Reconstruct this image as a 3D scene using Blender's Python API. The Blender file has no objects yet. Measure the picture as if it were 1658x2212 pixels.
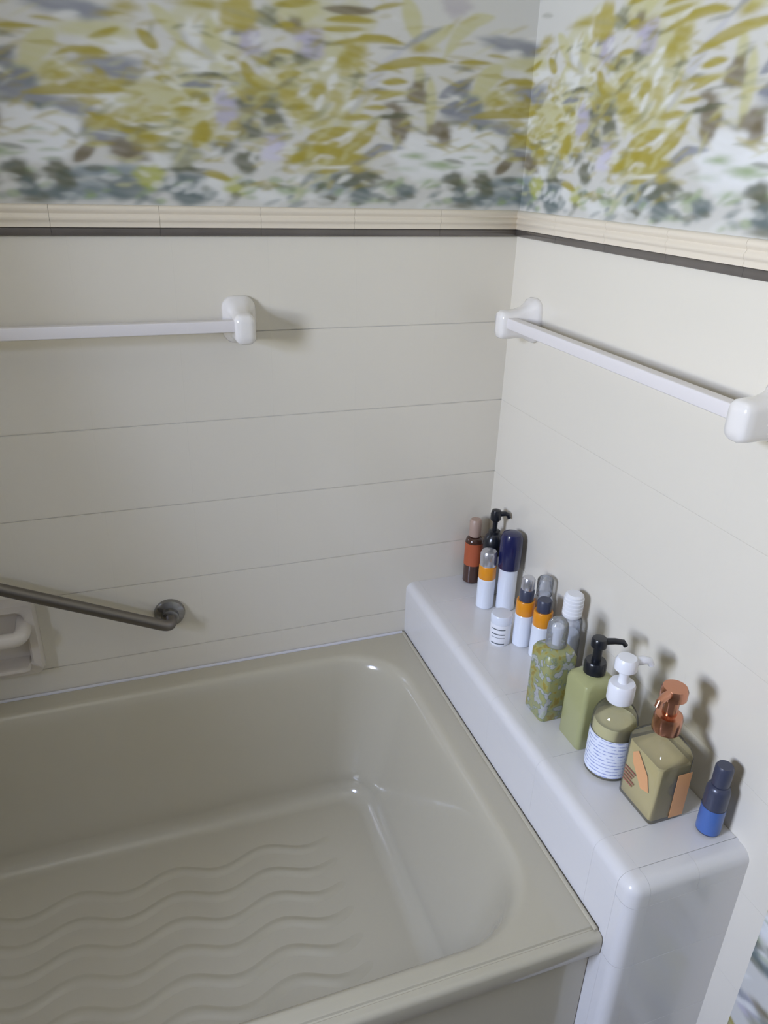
import bpy, bmesh, math, random
import numpy as np
from mathutils import Vector, Matrix

C = bpy.context.scene.collection
SC = bpy.context.scene
random.seed(7)
rng = np.random.default_rng(7)

# ---------------------------------------------------------------- camera
# World: back wall is y=0, right wall is x=0 (room lies in x<0, y<0), metres.
cam = bpy.data.cameras.new('camera')
cam.sensor_fit = 'VERTICAL'
cam.sensor_height = 36.0
cam.sensor_width = 36.0 * 1658 / 2212
cam.lens = 36.0 * 1606.0 / 2212.0
cam.clip_start = 0.02
camo = bpy.data.objects.new('camera', cam)
C.objects.link(camo)
yaw, pit, rol = 0.3495, 0.4317, 0.0312
fw = Vector((math.sin(yaw) * math.cos(pit), math.cos(yaw) * math.cos(pit), -math.sin(pit)))
rt = Vector((math.cos(yaw), -math.sin(yaw), 0))
up = rt.cross(fw)
r2 = rt * math.cos(rol) + up * math.sin(rol)
u2 = -rt * math.sin(rol) + up * math.cos(rol)
camo.matrix_world = Matrix(((r2.x, u2.x, -fw.x, -0.7476), (r2.y, u2.y, -fw.y, -1.3510),
                            (r2.z, u2.z, -fw.z, 1.3944), (0, 0, 0, 1)))
SC.camera = camo

# ---------------------------------------------------------------- world, lights, exposure
W = bpy.data.worlds.new('world')
SC.world = W
W.use_nodes = True
W.node_tree.nodes['Background'].inputs[0].default_value = (0.62, 0.78, 1.0, 1)
W.node_tree.nodes['Background'].inputs[1].default_value = 1.0


def area(name, loc, target, sx, sy, power, col, spread=180):
    l = bpy.data.lights.new(name, 'AREA')
    l.shape = 'RECTANGLE'
    l.size, l.size_y, l.energy, l.color = sx, sy, power, col
    l.spread = math.radians(spread)
    o = bpy.data.objects.new(name, l)
    C.objects.link(o)
    o.location = loc
    o.rotation_euler = (Vector(target) - Vector(loc)).to_track_quat('-Z', 'Z').to_euler()
    return o


# daylight entering through the window in the left wall: blue sky from above, warmer light off the ground from below
XL = -2.20                                   # left wall
WIN_Y, WIN_Z, WIN_W, WIN_H = -1.22, 1.55, 0.54, 0.80
area('window_sky_light', (XL - .14, WIN_Y, WIN_Z), (0, WIN_Y + .3, .9), WIN_W - .02, WIN_H - .02, 104.0, (0.525, 0.635, 1.0))
area('window_ground_light', (XL - .13, WIN_Y, WIN_Z - .1), (0, WIN_Y + .4, 2.25), WIN_W - .02, WIN_H - .24, 17.5, (1.0, 0.91, 0.48), 120)

SC.view_settings.view_transform = 'Standard'
SC.view_settings.look = 'None'
SC.view_settings.gamma = 1.0
SC.view_settings.use_curve_mapping = False
SC.view_settings.exposure = 0.0

# ---------------------------------------------------------------- helpers


def lin(c):
    return tuple((v / 255 / 12.92) if v / 255 <= 0.04045 else ((v / 255 + 0.055) / 1.055) ** 2.4 for v in c)


MATS = {}


def mat(name, rgb, rough=0.4, metal=0.0, coat=0.0, bump=0.0, bscale=60.0, var=0.0, spec=0.5):
    m = bpy.data.materials.new(name)
    m.use_nodes = True
    nt = m.node_tree
    b = nt.nodes['Principled BSDF']
    c = lin(rgb)
    b.inputs['Base Color'].default_value = (*c, 1)
    b.inputs['Roughness'].default_value = rough
    b.inputs['Metallic'].default_value = metal
    b.inputs['Coat Weight'].default_value = coat
    b.inputs['Coat Roughness'].default_value = 0.06
    b.inputs['Specular IOR Level'].default_value = spec
    if bump or var:
        tc = nt.nodes.new('ShaderNodeTexCoord')
        n = nt.nodes.new('ShaderNodeTexNoise')
        n.inputs['Scale'].default_value = bscale
        n.inputs['Detail'].default_value = 3
        nt.links.new(tc.outputs['Object'], n.inputs['Vector'])
        if bump:
            bp = nt.nodes.new('ShaderNodeBump')
            bp.inputs['Strength'].default_value = bump
            bp.inputs['Distance'].default_value = 0.002
            nt.links.new(n.outputs['Fac'], bp.inputs['Height'])
            nt.links.new(bp.outputs['Normal'], b.inputs['Normal'])
        if var:
            mx = nt.nodes.new('ShaderNodeMix')
            mx.data_type = 'RGBA'
            mx.inputs[6].default_value = (*[v * (1 - var) for v in c], 1)
            mx.inputs[7].default_value = (*[min(1, v * (1 + var)) for v in c], 1)
            nt.links.new(n.outputs['Fac'], mx.inputs[0])
            nt.links.new(mx.outputs[2], b.inputs['Base Color'])
    MATS[name] = m
    return m


def clear_mat(name, tint, gloss=0.12, body=0.0, bodycol=(230, 230, 230)):
    """thin clear plastic: tinted transparency, a share of milky body, and a fresnel sheen"""
    m = bpy.data.materials.new(name)
    m.use_nodes = True
    nt = m.node_tree
    nt.nodes.remove(nt.nodes['Principled BSDF'])
    out = nt.nodes['Material Output']
    tr = nt.nodes.new('ShaderNodeBsdfTransparent')
    tr.inputs[0].default_value = (*lin(tint), 1)
    df = nt.nodes.new('ShaderNodeBsdfDiffuse')
    df.inputs[0].default_value = (*lin(bodycol), 1)
    m1 = nt.nodes.new('ShaderNodeMixShader')
    m1.inputs[0].default_value = body
    nt.links.new(tr.outputs[0], m1.inputs[1])
    nt.links.new(df.outputs[0], m1.inputs[2])
    gl = nt.nodes.new('ShaderNodeBsdfGlossy')
    gl.inputs['Roughness'].default_value = 0.05
    fr = nt.nodes.new('ShaderNodeFresnel')
    fr.inputs[0].default_value = 1.45
    m2 = nt.nodes.new('ShaderNodeMixShader')
    nt.links.new(fr.outputs[0], m2.inputs[0])
    nt.links.new(m1.outputs[0], m2.inputs[1])
    nt.links.new(gl.outputs[0], m2.inputs[2])
    nt.links.new(m2.outputs[0], out.inputs['Surface'])
    MATS[name] = m
    return m


def link(name, me, m=None, parent=None, smooth=False, loc=None):
    o = bpy.data.objects.new(name, me)
    C.objects.link(o)
    if m is not None and not me.materials:
        me.materials.append(m)
    if smooth:
        me.polygons.foreach_set('use_smooth', [True] * len(me.polygons))
    if parent is not None:
        o.parent = parent
    if loc is not None:
        o.location = loc
    return o


def mesh_of(name, bm):
    me = bpy.data.meshes.new(name)
    bmesh.ops.recalc_face_normals(bm, faces=bm.faces[:])
    bm.to_mesh(me)
    bm.free()
    return me


def add_box(bm, x0, x1, y0, y1, z0, z1, bev=0.0, seg=2):
    r = bmesh.ops.create_cube(bm, size=1)
    vs = r['verts']
    for v in vs:
        v.co = Vector(((x0 + x1) / 2 + v.co.x * (x1 - x0), (y0 + y1) / 2 + v.co.y * (y1 - y0), (z0 + z1) / 2 + v.co.z * (z1 - z0)))
    if bev:
        es = list({e for v in vs for e in v.link_edges})
        bmesh.ops.bevel(bm, geom=es, offset=bev, segments=seg, affect='EDGES', profile=0.5)


def box(name, x0, x1, y0, y1, z0, z1, m, parent=None, bev=0.0, seg=2, smooth=False):
    bm = bmesh.new()
    add_box(bm, x0, x1, y0, y1, z0, z1, bev, seg)
    return link(name, mesh_of(name, bm), m, parent, smooth)


def rings_mesh(name, rings, cap0=True, cap1=True, closed=True):
    vs, fs = [], []
    n = len(rings[0])
    for r in rings:
        vs += [tuple(p) for p in r]
    for i in range(len(rings) - 1):
        for j in range(n if closed else n - 1):
            k = (j + 1) % n
            fs.append((i * n + j, i * n + k, (i + 1) * n + k, (i + 1) * n + j))
    if cap0:
        fs.append(tuple(range(n))[::-1])
    if cap1:
        fs.append(tuple((len(rings) - 1) * n + j for j in range(n)))
    me = bpy.data.meshes.new(name)
    me.from_pydata(vs, [], fs)
    bm = bmesh.new()
    bm.from_mesh(me)
    bmesh.ops.recalc_face_normals(bm, faces=bm.faces[:])
    bm.to_mesh(me)
    bm.free()
    return me


def sharp_smooth(o, ang=0.6):
    me = o.data
    me.polygons.foreach_set('use_smooth', [True] * len(me.polygons))
    try:
        me.set_sharp_from_angle(angle=ang)
    except Exception:
        pass
    return o


def lathe(name, prof, m, parent=None, n=36, cx=0, cy=0, cap0=True, cap1=True):
    rings = [[(cx + r * math.cos(2 * math.pi * j / n), cy + r * math.sin(2 * math.pi * j / n), z) for j in range(n)] for r, z in prof]
    return sharp_smooth(link(name, rings_mesh(name, rings, cap0, cap1), m, parent))


def rrect(hx, hy, r, k=6):
    """rounded rectangle contour, centred"""
    r = min(r, hx, hy)
    pts = []
    for cx, cy, a0 in ((hx - r, hy - r, 0), (-hx + r, hy - r, 90), (-hx + r, -hy + r, 180), (hx - r, -hy + r, 270)):
        for i in range(k + 1):
            a = math.radians(a0 + 90 * i / k)
            pts.append((cx + r * math.cos(a), cy + r * math.sin(a)))
    return pts


def rbox(name, prof, m, parent=None, k=6, cx=0, cy=0):
    """stack of rounded rectangles: prof = [(hx, hy, r, z)]"""
    rings = [[(cx + x, cy + y, z) for x, y in rrect(hx, hy, r, k)] for hx, hy, r, z in prof]
    return sharp_smooth(link(name, rings_mesh(name, rings), m, parent))


def tube(name, pts, r, m, parent=None, n=16, square=False):
    pts = [Vector(p) for p in pts]
    rings = []
    for i, p in enumerate(pts):
        t = (pts[min(i + 1, len(pts) - 1)] - pts[max(i - 1, 0)]).normalized()
        ref = Vector((0, 0, 1)) if abs(t.z) < 0.95 else Vector((1, 0, 0))
        a = t.cross(ref).normalized()
        b = a.cross(t)
        rr = r[i] if isinstance(r, (list, tuple)) else r
        if square:
            rings.append([p + a * x * rr + b * y * rr for x, y in rrect(1, 1, 0.2, 3)])
        else:
            rings.append([p + a * rr * math.cos(2 * math.pi * j / n) + b * rr * math.sin(2 * math.pi * j / n) for j in range(n)])
    return sharp_smooth(link(name, rings_mesh(name, rings), m, parent))


def thing(name, label, cat, loc=(0, 0, 0), group=None):
    o = bpy.data.objects.new(name, None)
    o.empty_display_size = 0.05
    C.objects.link(o)
    o.location = loc
    return tag(o, label, cat, group)


def tag(o, label, cat, group=None):
    o['label'] = label
    o['category'] = cat
    if group:
        o['group'] = group
    return o


def struct(o):
    o['kind'] = 'structure'
    return o


# ---------------------------------------------------------------- materials
tile_m = mat('cream_tile', (224, 217, 201), 0.22, coat=0.3, bump=0.06, bscale=9)
ledge_m = mat('ledge_tile', (222, 219, 215), 0.22, coat=0.35, bump=0.06, bscale=9)
grout_m = mat('grout', (212, 208, 200), 0.8, bump=0.2, bscale=300)
trim_m = mat('cream_trim', (226, 214, 193), 0.28, coat=0.3)
liner_m = mat('charcoal_liner', (100, 93, 86), 0.22, coat=0.5, var=0.35, bscale=9)
tub_m = mat('almond_enamel', (186, 178, 156), 0.16, coat=0.5)
caulk_m = mat('caulk', (214, 212, 214), 0.5)
plain_m = mat('painted_wall', (176, 158, 132), 0.7, bump=0.1, bscale=80)
ceil_m = mat('ceiling_paint', (226, 222, 214), 0.8, bump=0.1, bscale=80)
front_m = mat('front_wall_paint', (176, 174, 170), 0.6, bump=0.1, bscale=80)
floor_m = mat('floor_vinyl', (150, 142, 130), 0.5, var=0.1, bscale=25)
white_m = mat('white_plastic', (236, 236, 238), 0.3, coat=0.2)
frame_m = mat('window_frame_paint', (236, 234, 228), 0.4)
ceramic_m = mat('white_ceramic', (232, 227, 220), 0.14, coat=0.5)
dish_m = mat('cream_ceramic', (212, 203, 190), 0.16, coat=0.5)
bar_m = mat('white_bar_plastic', (224, 218, 214), 0.3, coat=0.2)
chrome_m = mat('chrome', (150, 148, 146), 0.22, metal=1.0)
steel_m = mat('brushed_steel', (128, 122, 116), 0.38, metal=1.0)
pane_m = clear_mat('window_glass', (250, 252, 255))

# wallpaper: colour comes from a printed pattern stored on the mesh
wp_m = bpy.data.materials.new('floral_wallpaper')
wp_m.use_nodes = True
_nt = wp_m.node_tree
_b = _nt.nodes['Principled BSDF']
_b.inputs['Roughness'].default_value = 0.55
_at = _nt.nodes.new('ShaderNodeAttribute')
_at.attribute_name = 'print'
_nt.links.new(_at.outputs['Color'], _b.inputs['Base Color'])

# ---------------------------------------------------------------- wallpaper print
# one repeat (0.7225 m wide) of a watercolour garden print; each mark: kind, colour, opacity, size, points (metres on the wall)
PRINT = [
 ('B','y3',0.8,0.0555,0.0132,(-0.725,1.568)),
 ('B','y3',0.8,0.0524,0.0117,(-0.794,1.516)),
 ('B','y3',0.6,0.0679,0.0264,(-0.673,1.478)),
 ('B','y3',0.65,0.0894,0.0617,(-0.392,1.513)),
 ('B','y3',0.6,0.0617,0.0411,(-0.551,1.589)),
 ('B','y3',0.8,0.0401,0.0147,(-0.429,1.617)),
 ('B','y3',0.7,0.0802,0.0206,(-0.38,1.412)),
 ('B','y3',0.6,0.0771,0.0264,(-0.653,1.443)),
 ('B','y3',0.5,0.0555,0.0441,(-0.353,1.594)),
 ('B','y3',0.6,0.0617,0.0352,(-0.607,1.482)),
 ('B','y3',0.5,0.0617,0.0587,(-0.577,1.494)),
 ('L','y3',0.85,0.0323,[(-0.832,1.524),(-0.808,1.545),(-0.787,1.561)]),
 ('L','y3',0.85,0.0206,[(-0.647,1.605),(-0.626,1.589),(-0.601,1.561)]),
 ('L','y3',0.85,0.0323,[(-0.559,1.592),(-0.563,1.568),(-0.567,1.541)]),
 ('L','y3',0.85,0.0206,[(-0.632,1.524),(-0.609,1.546),(-0.601,1.563)]),
 ('L','s2',0.5,0.022,[(-0.607,1.575),(-0.578,1.552),(-0.551,1.531)]),
 ('L','y3',0.85,0.0308,[(-0.246,1.644),(-0.229,1.62),(-0.225,1.594)]),
 ('L','y3',0.8,0.022,[(-0.172,1.569),(-0.149,1.604),(-0.119,1.626),(-0.087,1.633)]),
 ('L','y3',0.85,0.0191,[(-0.221,1.579),(-0.188,1.597),(-0.158,1.616)]),
 ('L','y3',0.85,0.0191,[(-0.218,1.554),(-0.216,1.541),(-0.212,1.518)]),
 ('L','y3',0.85,0.0206,[(-0.196,1.537),(-0.191,1.503),(-0.194,1.454)]),
 ('L','y3',0.85,0.0176,[(-0.429,1.596),(-0.409,1.614),(-0.389,1.626)]),
 ('B','s',0.8,0.0463,0.0103,(-0.78,1.597)),
 ('B','s',0.8,0.0278,0.0103,(-0.729,1.59)),
 ('B','s',0.8,0.0154,0.0117,(-0.857,1.523)),
 ('B','t',0.8,0.0278,0.0147,(-0.842,1.5)),
 ('B','s',0.8,0.037,0.0117,(-0.854,1.489)),
 ('B','s',0.8,0.0463,0.0117,(-0.713,1.525)),
 ('B','s',0.8,0.0339,0.0088,(-0.694,1.514)),
 ('B','s',0.8,0.0432,0.0117,(-0.834,1.472)),
 ('B','t',0.8,0.0308,0.0117,(-0.817,1.461)),
 ('B','s',0.8,0.0278,0.0103,(-0.771,1.465)),
 ('B','t',0.8,0.0247,0.0132,(-0.773,1.436)),
 ('B','s',0.8,0.0247,0.0132,(-0.753,1.43)),
 ('B','s',0.6,0.037,0.0117,(-0.706,1.43)),
 ('B','t2',0.8,0.0555,0.0147,(-0.766,1.351)),
 ('B','t2',0.8,0.0308,0.0088,(-0.762,1.378)),
 ('B','t2',0.8,0.037,0.0117,(-0.712,1.379)),
 ('B','t',0.8,0.037,0.0176,(-0.705,1.356)),
 ('B','t',0.8,0.037,0.0117,(-0.825,1.35)),
 ('B','t',0.8,0.0401,0.0191,(-0.615,1.361)),
 ('B','t2',0.8,0.0463,0.0176,(-0.363,1.368)),
 ('B','t',0.8,0.0339,0.0176,(-0.607,1.349)),
 ('B','g2',0.8,0.0339,0.0235,(-0.623,1.406)),
 ('B','g2',0.8,0.0185,0.0147,(-0.474,1.603)),
 ('B','g2',0.8,0.0308,0.0117,(-0.483,1.499)),
 ('B','g1',0.8,0.0185,0.0147,(-0.469,1.464)),
 ('B','g2',0.6,0.037,0.0117,(-0.532,1.513)),
 ('L','s',0.85,0.0112,[(-0.542,1.578),(-0.521,1.582),(-0.492,1.583)]),
 ('L','g1',0.85,0.0088,[(-0.616,1.515),(-0.588,1.52),(-0.527,1.522)]),
 ('L','s',0.85,0.0123,[(-0.612,1.504),(-0.577,1.508),(-0.523,1.512)]),
 ('L','s2',0.55,0.0176,[(-0.363,1.459),(-0.331,1.489),(-0.298,1.529),(-0.274,1.555),(-0.24,1.582)]),
 ('L','s',0.6,0.0103,[(-0.246,1.577),(-0.219,1.595),(-0.178,1.612)]),
 ('L','s',0.85,0.0191,[(-0.177,1.51),(-0.151,1.524),(-0.117,1.539)]),
 ('L','s',0.85,0.022,[(-0.173,1.489),(-0.14,1.496),(-0.096,1.507)]),
 ('B','w2',0.8,0.0679,0.0382,(-0.195,1.415)),
 ('B','w2',0.9,0.0524,0.0323,(-0.092,1.431)),
 ('B','w2',0.9,0.0679,0.0382,(-0.837,1.429)),
 ('B','w2',0.8,0.0617,0.0206,(-0.86,1.405)),
 ('B','w',0.8,0.0463,0.0088,(-0.701,1.552)),
 ('B','w',0.8,0.0278,0.0094,(-0.707,1.481)),
 ('B','w',0.8,0.0139,0.0206,(-0.586,1.576)),
 ('B','w',0.8,0.0154,0.0264,(-0.54,1.598)),
 ('B','w',0.8,0.0293,0.0147,(-0.594,1.535)),
 ('B','w',0.8,0.0216,0.0103,(-0.823,1.365)),
 ('B','w',0.8,0.0278,0.0117,(-0.657,1.398)),
 ('B','w',0.8,0.037,0.0117,(-0.473,1.349)),
 ('B','w',0.7,0.0247,0.0206,(-0.571,1.359)),
 ('B','w',0.7,0.0185,0.0147,(-0.54,1.538)),
 ('B','w',0.7,0.0216,0.0176,(-0.547,1.495)),
 ('L','gr',0.5,0.0047,[(-0.855,1.434),(-0.833,1.437),(-0.812,1.435)]),
 ('L','gr',0.5,0.0047,[(-0.854,1.417),(-0.836,1.418),(-0.819,1.418)]),
 ('L','gr',0.5,0.0047,[(-0.878,1.399),(-0.861,1.401),(-0.843,1.404)]),
 ('L','gr',0.5,0.0047,[(-0.83,1.406),(-0.812,1.41),(-0.794,1.407)]),
 ('L','gr',0.5,0.0047,[(-0.827,1.394),(-0.811,1.396),(-0.798,1.396)]),
 ('B','gr',0.8,0.017,0.0041,(-0.219,1.417)),
 ('B','gr',0.8,0.0262,0.0065,(-0.17,1.404)),
 ('B','gr',0.8,0.0231,0.0065,(-0.261,1.369)),
 ('B','t',0.8,0.02,0.0132,(-0.234,1.359)),
 ('B','gr',0.5,0.0185,0.0035,(-0.187,1.377)),
 ('B','gr',0.4,0.0185,0.0029,(-0.238,1.396)),
 ('B','gr',0.8,0.0247,0.0059,(-0.435,1.357)),
 ('B','gr',0.6,0.0247,0.0041,(-0.29,1.344)),
 ('B','g1',0.8,0.0191,0.0132,(-0.864,1.381)),
 ('B','g1',0.8,0.0185,0.0141,(-0.855,1.369)),
 ('B','t',0.8,0.0154,0.0147,(-0.851,1.354)),
 ('B','g1',0.8,0.0185,0.0147,(-0.805,1.379)),
 ('B','g1',0.8,0.0154,0.0147,(-0.796,1.366)),
 ('B','br',0.8,0.0262,0.0147,(-0.703,1.412)),
 ('B','br',0.8,0.02,0.0088,(-0.688,1.402)),
 ('B','g1',0.8,0.0154,0.0088,(-0.42,1.552)),
 ('B','g1',0.8,0.0231,0.0103,(-0.471,1.546)),
 ('B','br',0.8,0.017,0.0117,(-0.43,1.594)),
 ('B','g1',0.8,0.0386,0.0147,(-0.496,1.481)),
 ('B','g1',0.8,0.0231,0.0176,(-0.51,1.446)),
 ('B','g1',0.8,0.02,0.0182,(-0.515,1.398)),
 ('B','g1',0.8,0.02,0.0088,(-0.55,1.42)),
 ('B','br',0.8,0.0185,0.0176,(-0.219,1.513)),
 ('B','br',0.8,0.02,0.0103,(-0.261,1.487)),
 ('B','br',0.8,0.0191,0.025,(-0.249,1.46)),
 ('B','g1',0.8,0.0401,0.0176,(-0.324,1.377)),
 ('B','t',0.8,0.0278,0.0117,(-0.32,1.354)),
 ('B','g1',0.8,0.0231,0.0073,(-0.371,1.344)),
 ('B','br',0.8,0.0231,0.0132,(-0.174,1.46)),
 ('B','br',0.8,0.0123,0.0132,(-0.164,1.447)),
 ('B','g1',0.8,0.0185,0.0044,(-0.844,1.337)),
 ('L','br',0.85,0.0191,[(-0.779,1.393),(-0.763,1.406),(-0.748,1.417)]),
 ('L','g1',0.85,0.007,[(-0.659,1.383),(-0.622,1.385),(-0.573,1.386)]),
 ('L','br',0.85,0.0132,[(-0.384,1.622),(-0.34,1.622),(-0.295,1.625)]),
 ('L','g1',0.85,0.0088,[(-0.297,1.472),(-0.264,1.479),(-0.226,1.48)]),
 ('L','s',0.85,0.0147,[(-0.343,1.391),(-0.31,1.411),(-0.285,1.428),(-0.242,1.429)]),
 ('L','y1',0.85,0.0103,[(-0.739,1.558),(-0.708,1.566),(-0.694,1.572)]),
 ('L','y1',0.85,0.0053,[(-0.814,1.577),(-0.797,1.579),(-0.771,1.575)]),
 ('L','y1',0.85,0.0094,[(-0.791,1.532),(-0.765,1.542),(-0.732,1.542),(-0.711,1.539)]),
 ('L','y1',0.85,0.0182,[(-0.837,1.482),(-0.782,1.491),(-0.728,1.494),(-0.694,1.493)]),
 ('L','y1',0.85,0.0147,[(-0.752,1.46),(-0.722,1.448),(-0.677,1.435),(-0.655,1.425)]),
 ('L','y1',0.85,0.0088,[(-0.687,1.45),(-0.664,1.453),(-0.633,1.459)]),
 ('L','y1',0.85,0.007,[(-0.627,1.47),(-0.603,1.473),(-0.572,1.477)]),
 ('L','y1',0.85,0.0182,[(-0.668,1.572),(-0.653,1.559),(-0.643,1.552)]),
 ('L','y1',0.85,0.0088,[(-0.651,1.511),(-0.635,1.512),(-0.617,1.509)]),
 ('L','y1',0.85,0.0147,[(-0.606,1.497),(-0.583,1.489),(-0.569,1.486)]),
 ('L','y1',0.85,0.0123,[(-0.463,1.62),(-0.429,1.625),(-0.391,1.63)]),
 ('L','y1',0.85,0.0076,[(-0.301,1.627),(-0.282,1.634),(-0.247,1.639)]),
 ('L','y1',0.85,0.0112,[(-0.379,1.607),(-0.34,1.613),(-0.295,1.611)]),
 ('L','y1',0.85,0.0088,[(-0.389,1.594),(-0.358,1.597),(-0.311,1.599)]),
 ('L','y1',0.85,0.0129,[(-0.379,1.572),(-0.326,1.586),(-0.278,1.588),(-0.245,1.583)]),
 ('L','y1',0.85,0.0153,[(-0.303,1.541),(-0.259,1.554),(-0.212,1.562),(-0.157,1.564)]),
 ('L','y1',0.85,0.0076,[(-0.148,1.563),(-0.116,1.566),(-0.08,1.566)]),
 ('L','y1',0.85,0.0088,[(-0.47,1.559),(-0.45,1.56),(-0.43,1.56)]),
 ('L','y1',0.85,0.0112,[(-0.464,1.526),(-0.444,1.528),(-0.421,1.531)]),
 ('L','y1',0.85,0.0191,[(-0.513,1.54),(-0.507,1.523),(-0.492,1.511)]),
 ('L','y1',0.85,0.0117,[(-0.453,1.483),(-0.432,1.481),(-0.414,1.485)]),
 ('L','y1',0.85,0.0106,[(-0.347,1.469),(-0.325,1.474),(-0.297,1.474)]),
 ('L','y1',0.85,0.0088,[(-0.301,1.511),(-0.27,1.51),(-0.236,1.513)]),
 ('L','y1',0.85,0.0076,[(-0.298,1.5),(-0.281,1.505),(-0.256,1.509)]),
 ('L','y1',0.85,0.0106,[(-0.282,1.524),(-0.263,1.531),(-0.237,1.529)]),
 ('L','y1',0.85,0.0082,[(-0.314,1.487),(-0.292,1.489),(-0.272,1.489)]),
 ('L','y1',0.85,0.0191,[(-0.412,1.436),(-0.385,1.445),(-0.338,1.453)]),
 ('L','y1',0.85,0.025,[(-0.45,1.402),(-0.407,1.414),(-0.352,1.423),(-0.31,1.443),(-0.29,1.467)]),
 ('L','y1',0.85,0.0123,[(-0.413,1.388),(-0.385,1.39),(-0.357,1.391)]),
 ('L','y1',0.85,0.0123,[(-0.585,1.38),(-0.565,1.382),(-0.537,1.368)]),
 ('L','y1',0.85,0.0206,[(-0.571,1.442),(-0.581,1.437),(-0.591,1.427)]),
 ('L','y1',0.85,0.0235,[(-0.576,1.455),(-0.587,1.437),(-0.595,1.421)]),
 ('L','y1',0.85,0.0088,[(-0.464,1.591),(-0.444,1.597),(-0.429,1.596)]),
 ('B','y1',0.8,0.0185,0.0059,(-0.682,1.601)),
 ('B','y1',0.8,0.0216,0.0059,(-0.696,1.589)),
 ('B','y1',0.8,0.0185,0.0073,(-0.735,1.54)),
 ('B','y1',0.8,0.0185,0.0088,(-0.795,1.508)),
 ('B','y1',0.8,0.0216,0.0053,(-0.746,1.505)),
 ('B','y1',0.8,0.0185,0.0041,(-0.7,1.503)),
 ('B','y1',0.8,0.0185,0.0117,(-0.74,1.448)),
 ('B','y1',0.8,0.0262,0.0103,(-0.669,1.429)),
 ('B','y1',0.8,0.0185,0.0041,(-0.661,1.413)),
 ('B','yg',0.8,0.0231,0.0176,(-0.67,1.373)),
 ('B','y2',0.8,0.0278,0.0264,(-0.517,1.604)),
 ('B','y1',0.8,0.0185,0.0117,(-0.332,1.567)),
 ('B','y1',0.8,0.0154,0.0117,(-0.35,1.551)),
 ('B','y2',0.8,0.017,0.0176,(-0.442,1.503)),
 ('B','y1',0.8,0.0154,0.0147,(-0.392,1.506)),
 ('B','y1',0.8,0.017,0.0073,(-0.411,1.471)),
 ('B','y1',0.8,0.0216,0.0117,(-0.401,1.42)),
 ('B','y1',0.7,0.0679,0.0103,(-0.38,1.406)),
 ('B','y1',0.8,0.0247,0.0073,(-0.335,1.412)),
 ('B','y1',0.8,0.0191,0.0065,(-0.215,1.579)),
 ('B','yg',0.8,0.0185,0.0147,(-0.533,1.362)),
 ('B','y2',0.6,0.0123,0.0176,(-0.363,1.496)),
 ('B','y1',0.8,0.037,0.0059,(-0.568,1.612)),
 ('B','y1',0.6,0.0216,0.0147,(-0.497,1.507)),
 ('L','w',0.8,0.0117,[(-0.427,1.497),(-0.413,1.509),(-0.405,1.519)]),
 ('L','w',0.8,0.0135,[(-0.387,1.537),(-0.374,1.549),(-0.363,1.555)]),
 ('L','w',0.8,0.0153,[(-0.374,1.511),(-0.368,1.523),(-0.363,1.532)]),
 ('L','w',0.8,0.0123,[(-0.398,1.479),(-0.39,1.493),(-0.384,1.502)]),
 ('L','w',0.8,0.0047,[(-0.412,1.431),(-0.393,1.431),(-0.369,1.433)]),
 ('L','w',0.8,0.0141,[(-0.358,1.428),(-0.336,1.444),(-0.322,1.461)]),
 ('L','w',0.8,0.0047,[(-0.393,1.394),(-0.366,1.394),(-0.327,1.398)]),
 ('L','w',0.8,0.0117,[(-0.342,1.502),(-0.334,1.511),(-0.32,1.517)]),
 ('L','w',0.8,0.01,[(-0.352,1.478),(-0.339,1.491),(-0.328,1.498)]),
 ('L','w',0.8,0.0059,[(-0.699,1.445),(-0.664,1.448),(-0.639,1.448)]),
 ('L','w',0.8,0.0059,[(-0.654,1.435),(-0.635,1.437),(-0.621,1.436)]),
 ('L','w',0.8,0.0059,[(-0.661,1.463),(-0.644,1.464),(-0.63,1.464)]),
 ('B','l',0.8,0.017,0.0206,(-0.5,1.566)),
 ('B','l',0.8,0.0231,0.0147,(-0.404,1.581)),
 ('B','l',0.8,0.0216,0.0117,(-0.402,1.564)),
 ('B','l',0.8,0.0185,0.025,(-0.546,1.474)),
 ('B','l',0.8,0.0185,0.0176,(-0.467,1.432)),
 ('B','l2',0.8,0.0216,0.0147,(-0.468,1.414)),
 ('B','l3',0.6,0.0262,0.0147,(-0.155,1.643)),
]
INK = dict(y1=(158, 144, 46), y2=(168, 154, 70), y3=(188, 184, 138), yg=(166, 168, 70), s=(126, 129, 137), s2=(180, 180, 186), t=(98, 110, 108),
           t2=(126, 138, 140), g1=(86, 88, 62), g2=(138, 138, 106), gr=(138, 156, 106), br=(108, 96, 68), w=(216, 216, 210), w2=(220, 220, 217),
           l=(172, 166, 184), l2=(198, 194, 208), l3=(168, 160, 164))
PAPER = (200, 198, 190)
PERIOD, VREP, Z0, RES = 0.7225, 0.70, 1.331, 0.002
NX, NZ = int(round(PERIOD / RES)), int(round(VREP / RES))


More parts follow.
